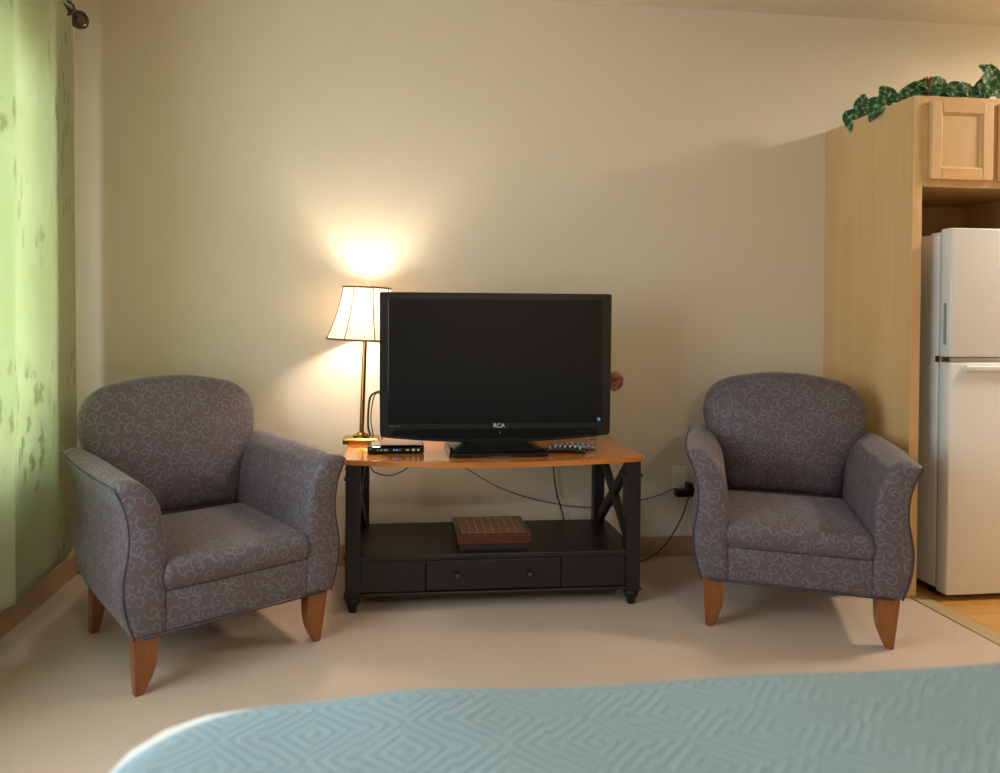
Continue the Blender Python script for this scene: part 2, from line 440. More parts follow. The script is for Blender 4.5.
FCX = sum(p[0] for p in FP)/len(FP); FCZ = sum(p[1] for p in FP)/len(FP)
def ywarp(y, z): return y*(1+max(0, z-.19)/.47*.135) if y > 0 else y
def arm_bm(s):
    bm = bmesh.new(); secs = []
    ys = [0, .0, .004, .014]+[.05+.55*i/12 for i in range(13)]+[.612, .618]
    for i, y in enumerate(ys):
        sh = .020 if i == 0 else (.010 if i == 1 else (.004 if i == 2 else 0))
        if i == len(ys)-1: sh = .02
        if i == len(ys)-2: sh = .006
        yy = {0: -.004, 1: -.001, 2: .005}.get(i, y)
        rise = .004*min(1, max(0, y)/.45)
        sec = []
        for (x, z) in FP:
            cx = FCX+(x-FCX)*(1-sh/.06); 
            dz = (z-.43); zz = .43+dz*(1-sh/.25)
            # top rises towards the back, arm body bulges a little outwards mid-way
            zz += rise*max(0, (z-.45)/.2)
            out_ = .012*math.sin(PI*min(1, max(0, y)/.6))*(1 if x > .30 else 0)*max(0, min(1, (z-.19)/.1))
            sec.append((s*(cx+out_), ywarp(yy, z), zz))
        secs.append(sec)
    loft(bm, secs, True); return bm
def piping_arm(s):
    it = max(range(len(FP)), key=lambda i: FP[i][0]); x0, z0 = FP[it]
    pts = []
    for k in range(11):
        y = .60*(1-k/10)*(1) + .012
        pts.append((s*(x0+.012*math.sin(PI*min(1, y/.6))+.001), ywarp(y, z0), z0+.004*min(1, y/.45)*max(0, (z0-.45)/.2)))
    pts += [(s*(x-.001), .001, z) for x, z in FP[it:]]
    return tube(bmesh.new(), pts, .003, 6)
def cushion_bm(x0, x1, y0, y1, z0, z1, crown, r=.025):
    bm = bmesh.new(); nx, ny = 18, 18; secs = []
    # rounded slab: loft of rounded rectangles bottom to top
    lv = [(0, z0+.001, .012), (0, z0, .006), (0, z0+.008, .001), (.0, z0+.02, -.002), (0, (z0+z1)/2, -.006), (0, z1-.03, -.003), (0, z1-.014, .002), (0, z1-.005, .009), (0, z1, .022)]
    def rr(ins, z):
        X0, X1, Y0, Y1 = x0+ins, x1-ins, y0+ins, y1-ins; R = max(.01, r-ins*.5); out = []
        for cx, cy, a0 in ((X1-R, Y0+R, -PI/2), (X1-R, Y1-R, 0), (X0+R, Y1-R, PI/2), (X0+R, Y0+R, PI)):
            for k in range(5): out.append((cx+R*math.cos(a0+k*PI/8), cy+R*math.sin(a0+k*PI/8), z))
            # extra points along the side
        res = []
        for i in range(len(out)):
            p, q = out[i], out[(i+1) % len(out)]; res.append(p)
            if i % 5 == 4:
                for k in range(1, 9): res.append(tuple(p[m]+(q[m]-p[m])*k/9 for m in range(3)))
        return res
    for _, z, ins in lv: secs.append(rr(ins, z))
    base = secs[-1]; cx, cy = (x0+x1)/2, (y0+y1)/2
    for f in (.9, .78, .62, .45, .28, .12):
        secs.append([(cx+(p[0]-cx)*f, cy+(p[1]-cy)*f, z1+crown*(1-f**2.2)) for p in base])
    loft(bm, secs, True); return bm
BO = [(.215, .40), (.245, .47), (.276, .55), (.308, .63), (.327, .70), (.329, .755), (.314, .808), (.280, .850), (.230, .877), (.165, .892), (.09, .904), (0, .909)]
def back_bm():
    half = spline([(x, 0, z) for x, z in BO], 3)
    loop = [(p.x, p.z) for p in half]+[(-p.x, p.z) for p in half[::-1][1:]]
    n = len(loop); bottom = [(loop[-1][0]+(loop[0][0]-loop[-1][0])*k/10, .40) for k in range(1, 10)]
    loop += bottom; bm = bmesh.new(); C0 = (0, .62); secs = []
    def lean(z): return .565+(z-.40)*.17
    lv = [(.0, -.052), (.15, -.051), (.3, -.048), (.45, -.042), (.6, -.033), (.73, -.022), (.83, -.012), (.91, .0), (.96, .012), (.985, .024), (1, .042), (1.0, .085), (.985, .105), (.95, .115), (.5, .118), (.02, .118)]
    for s_, dy in lv:
        s_ = max(s_, .02)
        secs.append([(C0[0]+(x-C0[0])*s_, lean(C0[1]+(z-C0[1])*s_)+dy, C0[1]+(z-C0[1])*s_) for x, z in loop])
    loft(bm, secs, True); return bm
def leg_bm(s, rear=False):
    bm = bmesh.new(); secs = []
    for k in range(9):
        z = .188*(1-k/8)+.0
        t = 1-z/.188
        if not rear:
            outer = .322-.012*t; inner = .248+.004*t+.034*max(0, t-.45)**1.6/.384
            y0, y1 = .018+.030*t, .075+.004*t
        else:
            outer = .318-.012*t; inner = .262+.018*t
            y0, y1 = .530+.075*t**1.3, .592+.055*t**1.3
        secs.append([(s*inner, y0, z), (s*outer, y0, z), (s*outer, y1, z), (s*inner, y1, z)])
    loft(bm, secs, True)
    es = [e for e in bm.edges if abs(e.verts[0].co.z-e.verts[1].co.z) > .01]
    bmesh.ops.bevel(bm, geom=es, offset=.003, segments=2, affect='EDGES'); return bm
def armchair(loc, rz, label):
    r = empty('armchair', loc, rz); tag(r, label, 'armchair', 'patterned upholstered armchairs')
    for s in (-1, 1):
        a = auto(link_mesh('armrest', arm_bm(s), M['fabric'], r, True, 'box'), 50)
        link_mesh('piping', piping_arm(s), M['piping'], a, True)
    # frame: front rail, sides and back under the seat
    b = bmesh.new(); box(b, -.236, .236, .004, .60, .192, .316, bev=.008, seg=3)
    link_mesh('seat_base', b, M['fabric'], r, True, 'box'); auto(r.children[-1], 50)
    link_mesh('bottom_piping', tube(bmesh.new(), [(-.30, -.001, .191), (0, 0, .191), (.30, -.001, .191)], .0035, 6), M['piping'], r, True)
    link_mesh('seat_cushion', cushion_bm(-.2405, .2405, -.006, .56, .319, .405, .016), M['fabric'], r, True, 'box')
    bk = link_mesh('backrest', back_bm(), M['fabric'], r, True, 'box')
    lower = bmesh.new(); secs = []
    for z in (.195, .30, .42, .55, .64):
        y = .565+(z-.40)*.17; secs.append([(-.25, y+.03, z), (.25, y+.03, z), (.25, y+.115, z), (-.25, y+.115, z)])
    loft(lower, secs, True); bmesh.ops.bevel(lower, geom=list(lower.edges), offset=.006, segments=2, affect='EDGES')
    link_mesh('back_frame', lower, M['fabric'], r, True, 'box'); auto(r.children[-1], 50)
    for s in (-1, 1):
        auto(link_mesh('leg', leg_bm(s), M['leg_wood'], r)); auto(link_mesh('leg', leg_bm(s, True), M['leg_wood'], r))
    return r
ch1 = armchair((-.446, 2.41, 0), math.radians(33.3), 'grey-purple scroll-patterned armchair beside the green curtain, lit by the lamp')
ch2 = copy_tree(ch1); ch2.location = (1.466, 2.440, 0); ch2.rotation_euler.z = math.radians(-24.6)
ch2['label'] = 'grey-purple scroll-patterned armchair against the maple cabinet and refrigerator'

# ------------------------------------------------------------------ television stand
ZT = .597
st = empty('television_stand', (.443, 2.828, 0), math.radians(-.8)); tag(st, 'black wooden television stand with honey-brown bowed top and crossed sides', 'tv stand')
def post(x, y, w=.056):
    b = bmesh.new(); h = w/2
    box(b, x-h, x+h, y-h, y+h, .062, ZT-.020, bev=.002)
    for z in (.066, .215, .520): box(b, x-h-.006, x+h+.006, y-h-.006, y+h+.006, z-.004, z+.004, bev=.0015)
    p = link_mesh('leg', b, M['black_wood'], st)
    link_mesh('turned_foot', lathe(bmesh.new(), [(.015, 0), (.016, .004), (.019, .02), (.028, .036), (.032, .047), (.030, .055), (.021, .062)], (x, y, 0), 20), M['black_wood'], p, True)
HX, HR, Y0s, Y1s = .554, .528, .029, .425
for s in (-1, 1):
    post(s*HX, Y0s); post(s*HR, Y1s, .048)
# bowed top
b = bmesh.new(); outl = []
for k in range(25):
    t = k/24; outl.append((-.597+1.194*t, -.005-.085*math.sin(PI*t)**1.0 if 0 < t < 1 else -.005))
outl += [(.592, .502), (-.592, .502)]
loft(b, [[(x, y, ZT-.020) for x, y in outl], [(x, y, ZT) for x, y in outl]], True)
es = [e for e in b.edges if abs(e.verts[0].co.z-e.verts[1].co.z) < .001]
bmesh.ops.bevel(b, geom=es, offset=.005, segments=3, affect='EDGES')
auto(link_mesh('top', b, M['top_wood'], st), 35)
link_mesh('shelf', bx(-.572, .572, .004, .455, .200, .222, bev=.004), M['black_wood'], st)
link_mesh('back_panel', bx(-.502, .502, .415, .430, .078, .200, bev=.002), M['black_wood'], st)
link_mesh('bottom_panel', bx(-.515, .515, .03, .412, .070, .082, bev=.002), M['black_wood'], st)
link_mesh('bottom_moulding', bx(-.526, .526, .003, .03, .062, .076, bev=.004), M['black_wood'], st)
D0, D1 = -.271, .264
link_mesh('front_panel', bx(-.526, D0-.002, .012, .03, .077, .200, bev=.002), M['black_wood'], st)
link_mesh('front_panel', bx(D1+.002, .526, .012, .03, .077, .200, bev=.002), M['black_wood'], st)
dr = link_mesh('drawer', bx(D0+.002, D1-.002, .009, .03, .079, .197, bev=.003), M['black_wood'], st)
for x in (-.149, .138):
    link_mesh('knob', lathe(bmesh.new(), [(.001, -.018), (.008, -.0175), (.0115, -.013), (.011, -.008), (.006, -.004), (.005, .009)], (x, 0, .139), 18, 'y'), plain('black_knob', lin(50, 48, 48), .15) if x < 0 else bpy.data.materials['black_knob'], dr, True)
def loft_side(x, xr):
    b = bmesh.new(); loft(b, [[(q-.011, y, .078), (q+.011, y, .078), (q+.011, y, .200), (q-.011, y, .200)] for q, y in ((x, Y0s+.028), (xr, Y1s-.024))]); return b
for s in (-1, 1):
    x = s*HX; xr = s*HR
    link_mesh('side_panel', loft_side(x, xr), M['black_wood'], st)
    for (za, zb) in ((.24, .560), (.560, .24)):
        b = bmesh.new(); ya, yb = Y0s+.024, Y1s-.024
        loft(b, [[(x-.012, ya, za-.024), (x+.012, ya, za-.024), (x+.012, ya, za+.024), (x-.012, ya, za+.024)], [(xr-.012, yb, zb-.024), (xr+.012, yb, zb-.024), (xr+.012, yb, zb+.024), (xr-.012, yb, zb+.024)]])
        link_mesh('cross_brace', b, M['black_wood'], st)
for x in (-.27, .26):
    link_mesh('middle_foot', lathe(bmesh.new(), [(.012, 0), (.016, .03), (.02, .062)], (x, .2, 0), 14), M['black_wood'], st, True)

# ------------------------------------------------------------------ television
tv = empty('television', (.461, 2.98, ZT)); tag(tv, 'large black flat-screen television switched off on the stand', 'television')
def tvz(z): return z-ZT
def tv_outline(ins=0, drop=0):
    pts = []
    W, Wb = .4735-ins, .464-ins
    zt, zb, zc = tvz(1.243)-ins, tvz(.664)+ins, tvz(.640)+ins
    for k in range(5): a = PI/2*k/4; pts.append((W-.008+.008*math.sin(a), zt-.008+.008*math.cos(a)))
    pts.append((W-.001, zb+.25)); pts.append((Wb+.006, zb+.03))
    for k in range(1, 4): a = PI/2*k/4; pts.append((Wb-.014+.02*math.cos(a), zb+.012-.012*math.sin(a)))
    for k in range(0, 17):
        t = k/16; x = (Wb-.014)*(1-2*t); pts.append((x, zc+(zb-zc)*abs(1-2*t)**2.2))
    R = [(-x, z) for x, z in pts[:10]][::-1]
    return pts+R
OUT = tv_outline()
b = bmesh.new()
ins = tv_outline(.004)
loft(b, [[(x, y, z) for x, z in o_] for y, o_ in ((-.050, ins), (-.046, OUT), (.02, OUT), (.026, tv_outline(.006)))], True)
auto(link_mesh('cabinet', b, M['black'], tv), 35)
# thin bezel lip around the screen opening
SX0, SX1, SZ0, SZ1 = -.435, .431, tvz(.722), tvz(1.2135)
b = bmesh.new()
for (x0, x1, z0, z1) in ((SX0-.004, SX0, SZ0-.004, SZ1+.004), (SX1, SX1+.004, SZ0-.004, SZ1+.004), (SX0, SX1, SZ0-.004, SZ0), (SX0, SX1, SZ1, SZ1+.004)): box(b, x0, x1, -.0535, -.049, z0, z1, bev=.001)
link_mesh('screen_trim', b, M['black_gloss'], tv)
link_mesh('screen', bx(SX0, SX1, -.0515, -.047, SZ0, SZ1), M['screen'], tv)
b = bmesh.new()   # glossy lower band with swept groove
band = [(-.425, tvz(.676)), (-.405, tvz(.697)), (.405, tvz(.697)), (.425, tvz(.676))]+[(.425*(1-2*k/12), tvz(.652)+.020*abs(1-2*k/12)**2) for k in range(0, 13)]
loft(b, [[(x, -.053, z) for x, z in band], [(x, -.048, z) for x, z in band]]); link_mesh('lower_band', b, M['black_gloss'], tv)
b = bmesh.new(); loft(b, [[(x*s_, y, tvz(.94)+(z-tvz(.94))*s2) for x, z in OUT] for y, s_, s2 in ((.02, .93, .90), (.05, .88, .82), (.085, .62, .6), (.10, .55, .5))])
auto(link_mesh('rear_housing', b, M['black'], tv), 35)
# base plate and flared neck
def rrect(x0, x1, y0, y1, R, z, n=5):
    out = []
    for cx, cy, a0 in ((x1-R, y0+R, -PI/2), (x1-R, y1-R, 0), (x0+R, y1-R, PI/2), (x0+R, y0+R, PI)):
        for k in range(n): a = a0+k*PI/2/(n-1); out.append((cx+R*math.cos(a), cy+R*math.sin(a), z))
    return out
b = bmesh.new(); loft(b, [rrect(-.199, .192, -.150, .125, .018, .0005), rrect(-.200, .193, -.151, .125, .019, .006), rrect(-.199, .192, -.150, .124, .018, .015), rrect(-.193, .186, -.144, .119, .016, .020)])
auto(link_mesh('stand_base', b, M['black_gloss'], tv), 40)
b = bmesh.new(); loft(b, [rrect(-.182, .175, -.134, .09, .02, .0195), rrect(-.150, .145, -.10, .07, .02, .032), rrect(-.118, .116, -.062, .05, .015, .050), rrect(-.10, .10, -.035, .035, .012, .080)])
auto(link_mesh('stand_neck', b, M['black'], tv), 40)
def text(name, body, size, loc, rot, mat, parent, ext=.0006, bold=0):
    cu = bpy.data.curves.new(name, 'FONT'); cu.body = body; cu.size = size; cu.extrude = ext; cu.align_x = 'CENTER'; cu.align_y = 'CENTER'; cu.offset = bold
    tmp = bpy.data.objects.new(name+'_t', cu); COL.objects.link(tmp)
    dg = bpy.context.evaluated_depsgraph_get(); me = bpy.data.meshes.new_from_object(tmp.evaluated_get(dg))
    bpy.data.objects.remove(tmp)
    o = bpy.data.objects.new(name, me); COL.objects.link(o); me.materials.clear(); me.materials.append(mat)
    o.location = loc; o.rotation_euler = rot; o.parent = parent; return o
text('brand_logo', 'RCA', .024, (.008, -.0508, tvz(.7075)), (PI/2, 0, 0), M['mark'], tv, bold=.0003)['label'] = 'white RCA logo'
link_mesh('sticker', bx(.415, .427, -.0545, -.0513, tvz(.7235), tvz(.737)), M['sticker'], tv)['label'] = 'small blue sticker'
link_mesh('power_light', lathe(bmesh.new(), [(.001, -.0545), (.002, -.0545), (.002, -.0525)], (0.012, 0, tvz(.680)), 8, 'y'), M['mark'], tv)
b = bmesh.new()
for k, w in enumerate((.007, .004, .006, .003, .007, .004)): box(b, -.431+k*.0075, -.431+k*.0075+w*.8, -.0512, -.0500, tvz(.7075), tvz(.7100))
link_mesh('small_print', b, M['fridge_grey'], tv)

# ------------------------------------------------------------------ lamp (leans slightly to the right)
LX, LY = -.090, 3.222
lp = empty('table_lamp', (LX, LY, ZT)); tag(lp, 'lit brass table lamp with cream bell shade beside the television', 'lamp')
b = bmesh.new(); loft(b, [rrect(-.078, .078, -.055, .055, .006, .0), rrect(-.078, .078, -.055, .055, .006, .018), rrect(-.072, .072, -.049, .049, .005, .024)])
auto(link_mesh('base', b, M['brass'], lp), 35)
tl = math.radians(1.9)
tilt = Matrix.Translation((0, 0, .02)) @ Matrix.Rotation(tl, 4, 'Y')
def tp(bm): bmesh.ops.transform(bm, matrix=tilt, verts=bm.verts); return bm
auto(link_mesh('collar', lathe(bmesh.new(), [(.036, .0), (.036, .012), (.020, .014), (.018, .022), (.012, .024)], (0, 0, .022), 24), M['brass'], lp, True), 30)
auto(link_mesh('pole', tp(lathe(bmesh.new(), [(.0105, .004), (.0105, .50), (.006, .505), (.006, .52)], (0, 0, 0), 20)), M['brass'], lp, True), 30)
auto(link_mesh('bulb_socket', tp(lathe(bmesh.new(), [(.014, .49), (.016, .50), (.016, .53), (.012, .54)], (0, 0, 0), 16)), M['brass'], lp, True), 30)
bulb = tp(lathe(bmesh.new(), [(.010, .535), (.013, .55), (.024, .570), (.029, .59), (.026, .608), (.014, .620), (.002, .624)], (0, 0, 0), 18))
link_mesh('bulb', bulb, M['bulb'], lp, True)
# bell shade: 8 slightly hollowed panels
def srad(t): return .104+(.166-.104)*(t**1.75*.75+t*.25)     # t 0 at top
zt_, zb_ = .652, .428
def shade_ring(t, off=0, n=64):
    out = []
    for k in range(n):
        a = 2*PI*k/n+.27; q = (k % 8)/8
        r = srad(t)*(1-.018*math.sin(PI*q))+off; out.append((r*math.cos(a), r*math.sin(a), zt_+(zb_-zt_)*t))
    return out
b = bmesh.new(); secs = [shade_ring(k/14) for k in range(15)]+[shade_ring(k/14, -.0015) for k in range(14, -1, -1)]
secs.append(secs[0]); loft(b, secs, False); tp(b); bmesh.ops.remove_doubles(b, verts=b.verts, dist=1e-6)
sh = link_mesh('shade', b, M['shade'], lp, True); auto(sh, 40)
for t in (0, 1):
    ring = shade_ring(t, .001); ring.append(ring[0]); link_mesh('shade_trim', tp(tube(bmesh.new(), ring, .0042, 6, False)), M['shade_trim'], sh, True)
for k in range(8):
    a = 2*PI*k/8+.27
    pts = [((srad(t/10)+.001)*math.cos(a), (srad(t/10)+.001)*math.sin(a), zt_+(zb_-zt_)*t/10) for t in range(11)]
    link_mesh('shade_rib', tp(tube(bmesh.new(), pts, .0025, 6)), M['shade_trim'], sh, True)
b = bmesh.new()
for k in range(3):
    a = 2*PI*k/3; tube(b, [(0, 0, .645), (.102*math.cos(a), .102*math.sin(a), .648)], .0018, 6)
tube(b, spline([(0.012, 0, .535), (.045, 0, .56), (.045, 0, .61), (.004, 0, .645)], 6), .0016, 6); tube(b, spline([(-.012, 0, .535), (-.045, 0, .56), (-.045, 0, .61), (-.004, 0, .645)], 6), .0016, 6)
link_mesh('harp', tp(b), M['brass'], lp, True)
link_mesh('finial', tp(lathe(bmesh.new(), [(.005, .645), (.011, .650), (.013, .660), (.011, .672), (.004, .676)], (0, 0, 0), 8)), M['crystal'], lp, False)
ld = bpy.data.lights.new('lamp_bulb_light', 'POINT'); ld.energy = 22; ld.color = (1, .79, .65); ld.shadow_soft_size = .05
lo = bpy.data.objects.new('lamp_bulb_light', ld); COL.objects.link(lo); lo.location = (LX+.018, LY, ZT+.588)

# ------------------------------------------------------------------ small things on the stand
bxo = empty('set_top_box', (.056, 2.985, ZT), math.radians(-1)); tag(bxo, 'small black set-top box with lit indicators on the stand before the lamp', 'set-top box')
b = bmesh.new(); loft(b, [[(x, y, z) for (y, z) in ((-.048*q, .003), (-.056*q, .011), (-.056*q, .024), (-.046*q, .0325), (.075, .0325), (.075, .003))] for x, q in ((-.1125, .86), (-.106, .97), (-.09, 1), (.09, 1), (.106, .97), (.1125, .86))])
bmesh.ops.bevel(b, geom=list(b.edges), offset=.003, segments=2, affect='EDGES'); auto(link_mesh('body', b, M['black_gloss'], bxo), 40)
link_mesh('top_cover', bx(-.100, .100, -.036, .073, .0325, .0345, bev=.001), M['silver'], bxo)
for x in (-.09, .09):
    for y in (-.03, .055): link_mesh('foot', lathe(bmesh.new(), [(.006, 0), (.006, .004)], (x, y, 0), 10), M['cord'], bxo)
for x, w, m in ((-.075, .007, 'fridge_grey'), (-.060, .004, 'led_g'), (-.010, .005, 'led_g'), (.000, .007, 'led_b'), (.012, .006, 'fridge_grey')):
    link_mesh('indicator', bx(x, x+w, -.0575, -.0555, .0155, .0195), M[m], bxo)
b = bmesh.new(); box(b, -.048, -.032, -.0575, -.0555, .014, .021, bev=.0005); link_mesh('display', b, M['fridge_grey'], bxo)
for x, w, h in ((.040, .012, .004), (.062, .014, .003), (.0675, .003, .012), (.085, .007, .007)):
    link_mesh('button', bx(x, x+w, -.0575, -.0555, .0175-h/2, .0175+h/2), M['btn'], bxo)

def remote(loc, rz, L, W, body, label, rows):
    r = empty('remote_control', loc, rz); tag(r, label, 'remote control', 'remote controls on the stand')
    b = bmesh.new(); secs = []
    for k in range(13):
        t = k/12; x = -L/2+L*t; w = W/2*(.80+.2*math.cos(2*PI*t))*(math.sin(PI*min(1, max(.0, .06+t*.88)))**.35)
        h = .028*(math.sin(PI*(.1+.8*t))**.5)
        secs.append([(x, w*math.cos(a), .0005+h/2+h/2*math.copysign(abs(math.sin(a))**.7, math.sin(a))) for a in [2*PI*q/16 for q in range(16)]])
    loft(b, secs, True); link_mesh('body', b, M[body], r, True)
    for i in range(rows):
        for j in range(3):
            x = -L*.36+L*.72*i/(rows-1); y = (j-1)*W*.24
            b = bmesh.new(); s_ = .0024 if (i+j) % 3 else .0038
            h = .028*(math.sin(PI*(.1+.8*(x/L+.5)))**.5)
            lathe(b, [(s_, h-.003), (s_, h+.0006), (s_*.6, h+.0012)], (x, y, 0), 8); link_mesh('button', b, M['btn'], r)
    return r
remote((.738, 2.912, ZT), math.radians(-14), .165, .055, 'black', 'black remote control with pale buttons, nearer of the two on the stand', 7)
remote((.785, 2.975, ZT), math.radians(-4), .185, .052, 'slate', 'blue-grey remote control with pale buttons, behind the black one on the stand', 7)

gb = empty('game_box', (.4455, 2.985, .2225), math.radians(-1)); tag(gb, 'dark red wooden board game box with gridded top on the lower shelf', 'game box')
link_mesh('tray', bx(-.136, .139, -.122, .125, 0, .028, bev=.003), M['box_dark'], gb)
link_mesh('lid', bx(-.149, .147, -.130, .130, .026, .068, bev=.006, seg=3), M['box_red'], gb)
b = bmesh.new(); L = b.loops.layers.uv.new('UVMap'); vs = [b.verts.new(p) for p in ((-.126, -.112, .0690), (.126, -.112, .0690), (.126, .112, .0690), (-.126, .112, .0690))]
f = b.faces.new(vs)
for l, uvc in zip(f.loops, ((0, 0), (1, 0), (1, 1), (0, 1))): l[L].uv = uvc
ex = bmesh.ops.extrude_face_region(b, geom=[f]); bmesh.ops.translate(b, vec=(0, 0, -.0014), verts=[v for v in ex['geom'] if isinstance(v, bmesh.types.BMVert)])
link_mesh('board_inlay', b, M['board'], gb)

# flower in a small vase behind the television
fv = empty('flower_vase', (.935, 3.22, ZT)); tag(fv, 'pink carnation in a small glass vase behind the right edge of the television', 'vase')
auto(link_mesh('vase', lathe(bmesh.new(), [(.024, 0), (.026, .004), (.022, .012), (.028, .04), (.026, .07), (.014, .10), (.017, .115), (.013, .114), (.011, .10), (.023, .07), (.024, .04), (.016, .014), (.001, .012)], (0, 0, 0), 20), M['crystal'], fv, True), 60)
stm = link_mesh('stem', tube(bmesh.new(), spline([(0, 0, .015), (.005, 0, .12), (.04, 0, .21), (.092, 0, .256)], 6), .0022, 6), M['stem'], fv, True)
b = bmesh.new()
for k in range(64):
    u_ = (k+.5)/64; e = math.acos(1-1.25*u_)-PI/2; a = k*2.39996; Lr = .043+random.uniform(-.004, .004)
    d = Vector((math.cos(a)*math.cos(e), math.sin(e), math.sin(a)*math.cos(e))).normalized(); sd = d.cross(Vector((.2, .3, .9))).normalized(); c = Vector((.102, -.005, .262))
    up_ = sd.cross(d); vsA = [b.verts.new(c+d*Lr*t+sd*w+up_*q) for t, w, q in ((.15, -.002, 0), (.6, -.007, .003), (.95, -.010, -.002), (1.06, -.004, .004), (.95, .002, -.002), (1.05, .008, .003), (.6, .007, .0), (.15, .002, 0))]
    b.faces.new(vsA)
link_mesh('blossom', b, M['pink'], fv, True)

# ------------------------------------------------------------------ cords, outlet, adapter
def cord(name, pts, label, r=.0028, mat='cord', sub=8):
    o = link_mesh(name, tube(bmesh.new(), spline(pts, sub), r, 8), M[mat], None, True); tag(o, label, 'cord', 'cables around the television stand'); return o
cord('cable', [(-.05, 3.25, ZT+.0035), (-.055, 3.31, ZT+.0035), (-.06, 3.345, .588), (-.058, 3.362, .50), (-.045, 3.365, .447), (-.015, 3.366, .427), (.028, 3.366, .418), (.073, 3.366, .428), (.118, 3.365, .455), (.15, 3.36, .52), (.16, 3.345, .588), (.16, 3.31, ZT+.0035), (.16, 3.27, ZT+.0035)], 'black cable looping just below the left of the tabletop')
cord('cable', [(.27, 3.31, ZT+.003), (.275, 3.345, .585), (.30, 3.362, .52), (.381, 3.366, .45), (.546, 3.37, .351), (.735, 3.372, .287), (.951, 3.372, .251), (1.13, 3.372, .262), (1.292, 3.372, .294), (1.39, 3.372, .33)], 'thin black cable sagging across the wall behind the stand to the adapter', .0022)
cord('cable', [(.79, 3.31, ZT+.004), (.79, 3.347, .585), (.793, 3.362, .53), (.798, 3.366, .45), (.811, 3.366, .337), (.846, 3.366, .218), (.87, 3.36, .10), (.87, 3.34, .012)], 'black cable dropping straight down behind the stand, right of centre', .0035)
cord('cable', [(1.462, 3.36, .30), (1.450, 3.36, .27), (1.417, 3.36, .181), (1.344, 3.35, .075), (1.25, 3.33, .014), (1.14, 3.31, .006), (1.0, 3.33, .006)], 'black cable hanging from the adapter down to the carpet', .0032)
cord('cable', [(-.045, 3.285, .60), (-.062, 3.292, .655), (-.060, 3.29, .74), (-.048, 3.275, .795), (.0, 3.18, .825), (.04, 3.08, .82)], 'black cable bundle arching from beside the lamp to the television', .005)
cord('cable', [(-.035, 3.285, .60), (-.05, 3.285, .68), (-.042, 3.28, .77), (-.02, 3.24, .81), (.02, 3.15, .79), (.05, 3.08, .78)], 'thin black cable beside the bundle at the left of the television', .0026)
cord('cable', [(.0, 3.27, .60), (-.008, 3.275, .65), (.0, 3.26, .70), (.02, 3.18, .735), (.05, 3.08, .74)], 'short black cable curling low behind the left edge of the television', .0022)
cord('lamp_cord', [(-.10, 3.285, .603), (-.11, 3.345, .60), (-.10, 3.362, .55), (-.16, 3.37, .46), (-.23, 3.372, .38), (-.27, 3.37, .2), (-.28, 3.36, .02)], 'gold lamp cord running down the wall behind the left stand leg', .0025, 'gold_cord')
ot = empty('wall_outlet', (1.425, YB-.0005, .372)); tag(ot, 'ivory wall outlet beside the right armchair', 'outlet')
link_mesh('cover_plate', bx(-.036, .036, -.006, 0, -.058, .058, bev=.003), M['ivory'], ot)
for z in (-.020, .020):
    link_mesh('socket', bx(-.016, .016, -.008, -.005, z-.014, z+.014, bev=.002), M['ivory'], ot)
ad = empty('power_adapter', (1.435, 3.35, .318)); tag(ad, 'black power adapter plugged into the ivory outlet', 'adapter')
link_mesh('body', bx(-.048, .050, -.022, .026, -.020, .016, bev=.006, seg=3), M['black'], ad)
link_mesh('plug', bx(.012, .040, -.008, .0405, .012, .042, bev=.006, seg=3), M['black'], ad)

# ------------------------------------------------------------------ refrigerator cabinet
CX0, CX1, CY0, CZ = 2.157, 2.925, 2.80, 2.064
cb = empty('tall_cabinet', (CX0, CY0, 0)); tag(cb, 'tall maple cabinet surrounding the refrigerator in the kitchen corner', 'cabinet')
W = CX1-CX0; Dp = YB-.003-CY0
link_mesh('side_panel', bx(0, .019, .0205, Dp, .001, CZ), M['maple'], cb)
link_mesh('side_panel', bx(W-.019, W, .0205, Dp, .001, CZ), M['maple'], cb)
link_mesh('face_stile', bx(0, .042, 0, .02, .001, CZ, bev=.001), M['maple'], cb)
link_mesh('face_stile', bx(W-.042, W, 0, .02, .001, CZ, bev=.001), M['maple'], cb)
link_mesh('face_rail', bx(.0425, W-.0425, 0, .02, 1.694, 1.734, bev=.001), M['maple_h'], cb)
link_mesh('face_rail', bx(.0425, W-.0425, 0, .02, 2.028, CZ, bev=.001), M['maple_h'], cb)
link_mesh('centre_stile', bx(.325, .400, 0, .02, 1.7345, 2.0275), M['maple'], cb)
link_mesh('face_filler', bx(.0425, .080, 0, .02, 1.7345, 2.0275), M['maple'], cb)
link_mesh('face_filler', bx(.645, W-.0425, 0, .02, 1.7345, 2.0275), M['maple'], cb)
link_mesh('cabinet_floor', bx(.0195, W-.0195, .021, Dp, 1.712, 1.728), M['maple_in'], cb)
link_mesh('top_panel', bx(.0195, W-.0195, .021, Dp, CZ-.018, CZ-.002), M['maple_in'], cb)
link_mesh('back_panel', bx(.0195, W-.0195, Dp-.008, Dp, .1, 1.711), M['maple_in'], cb)
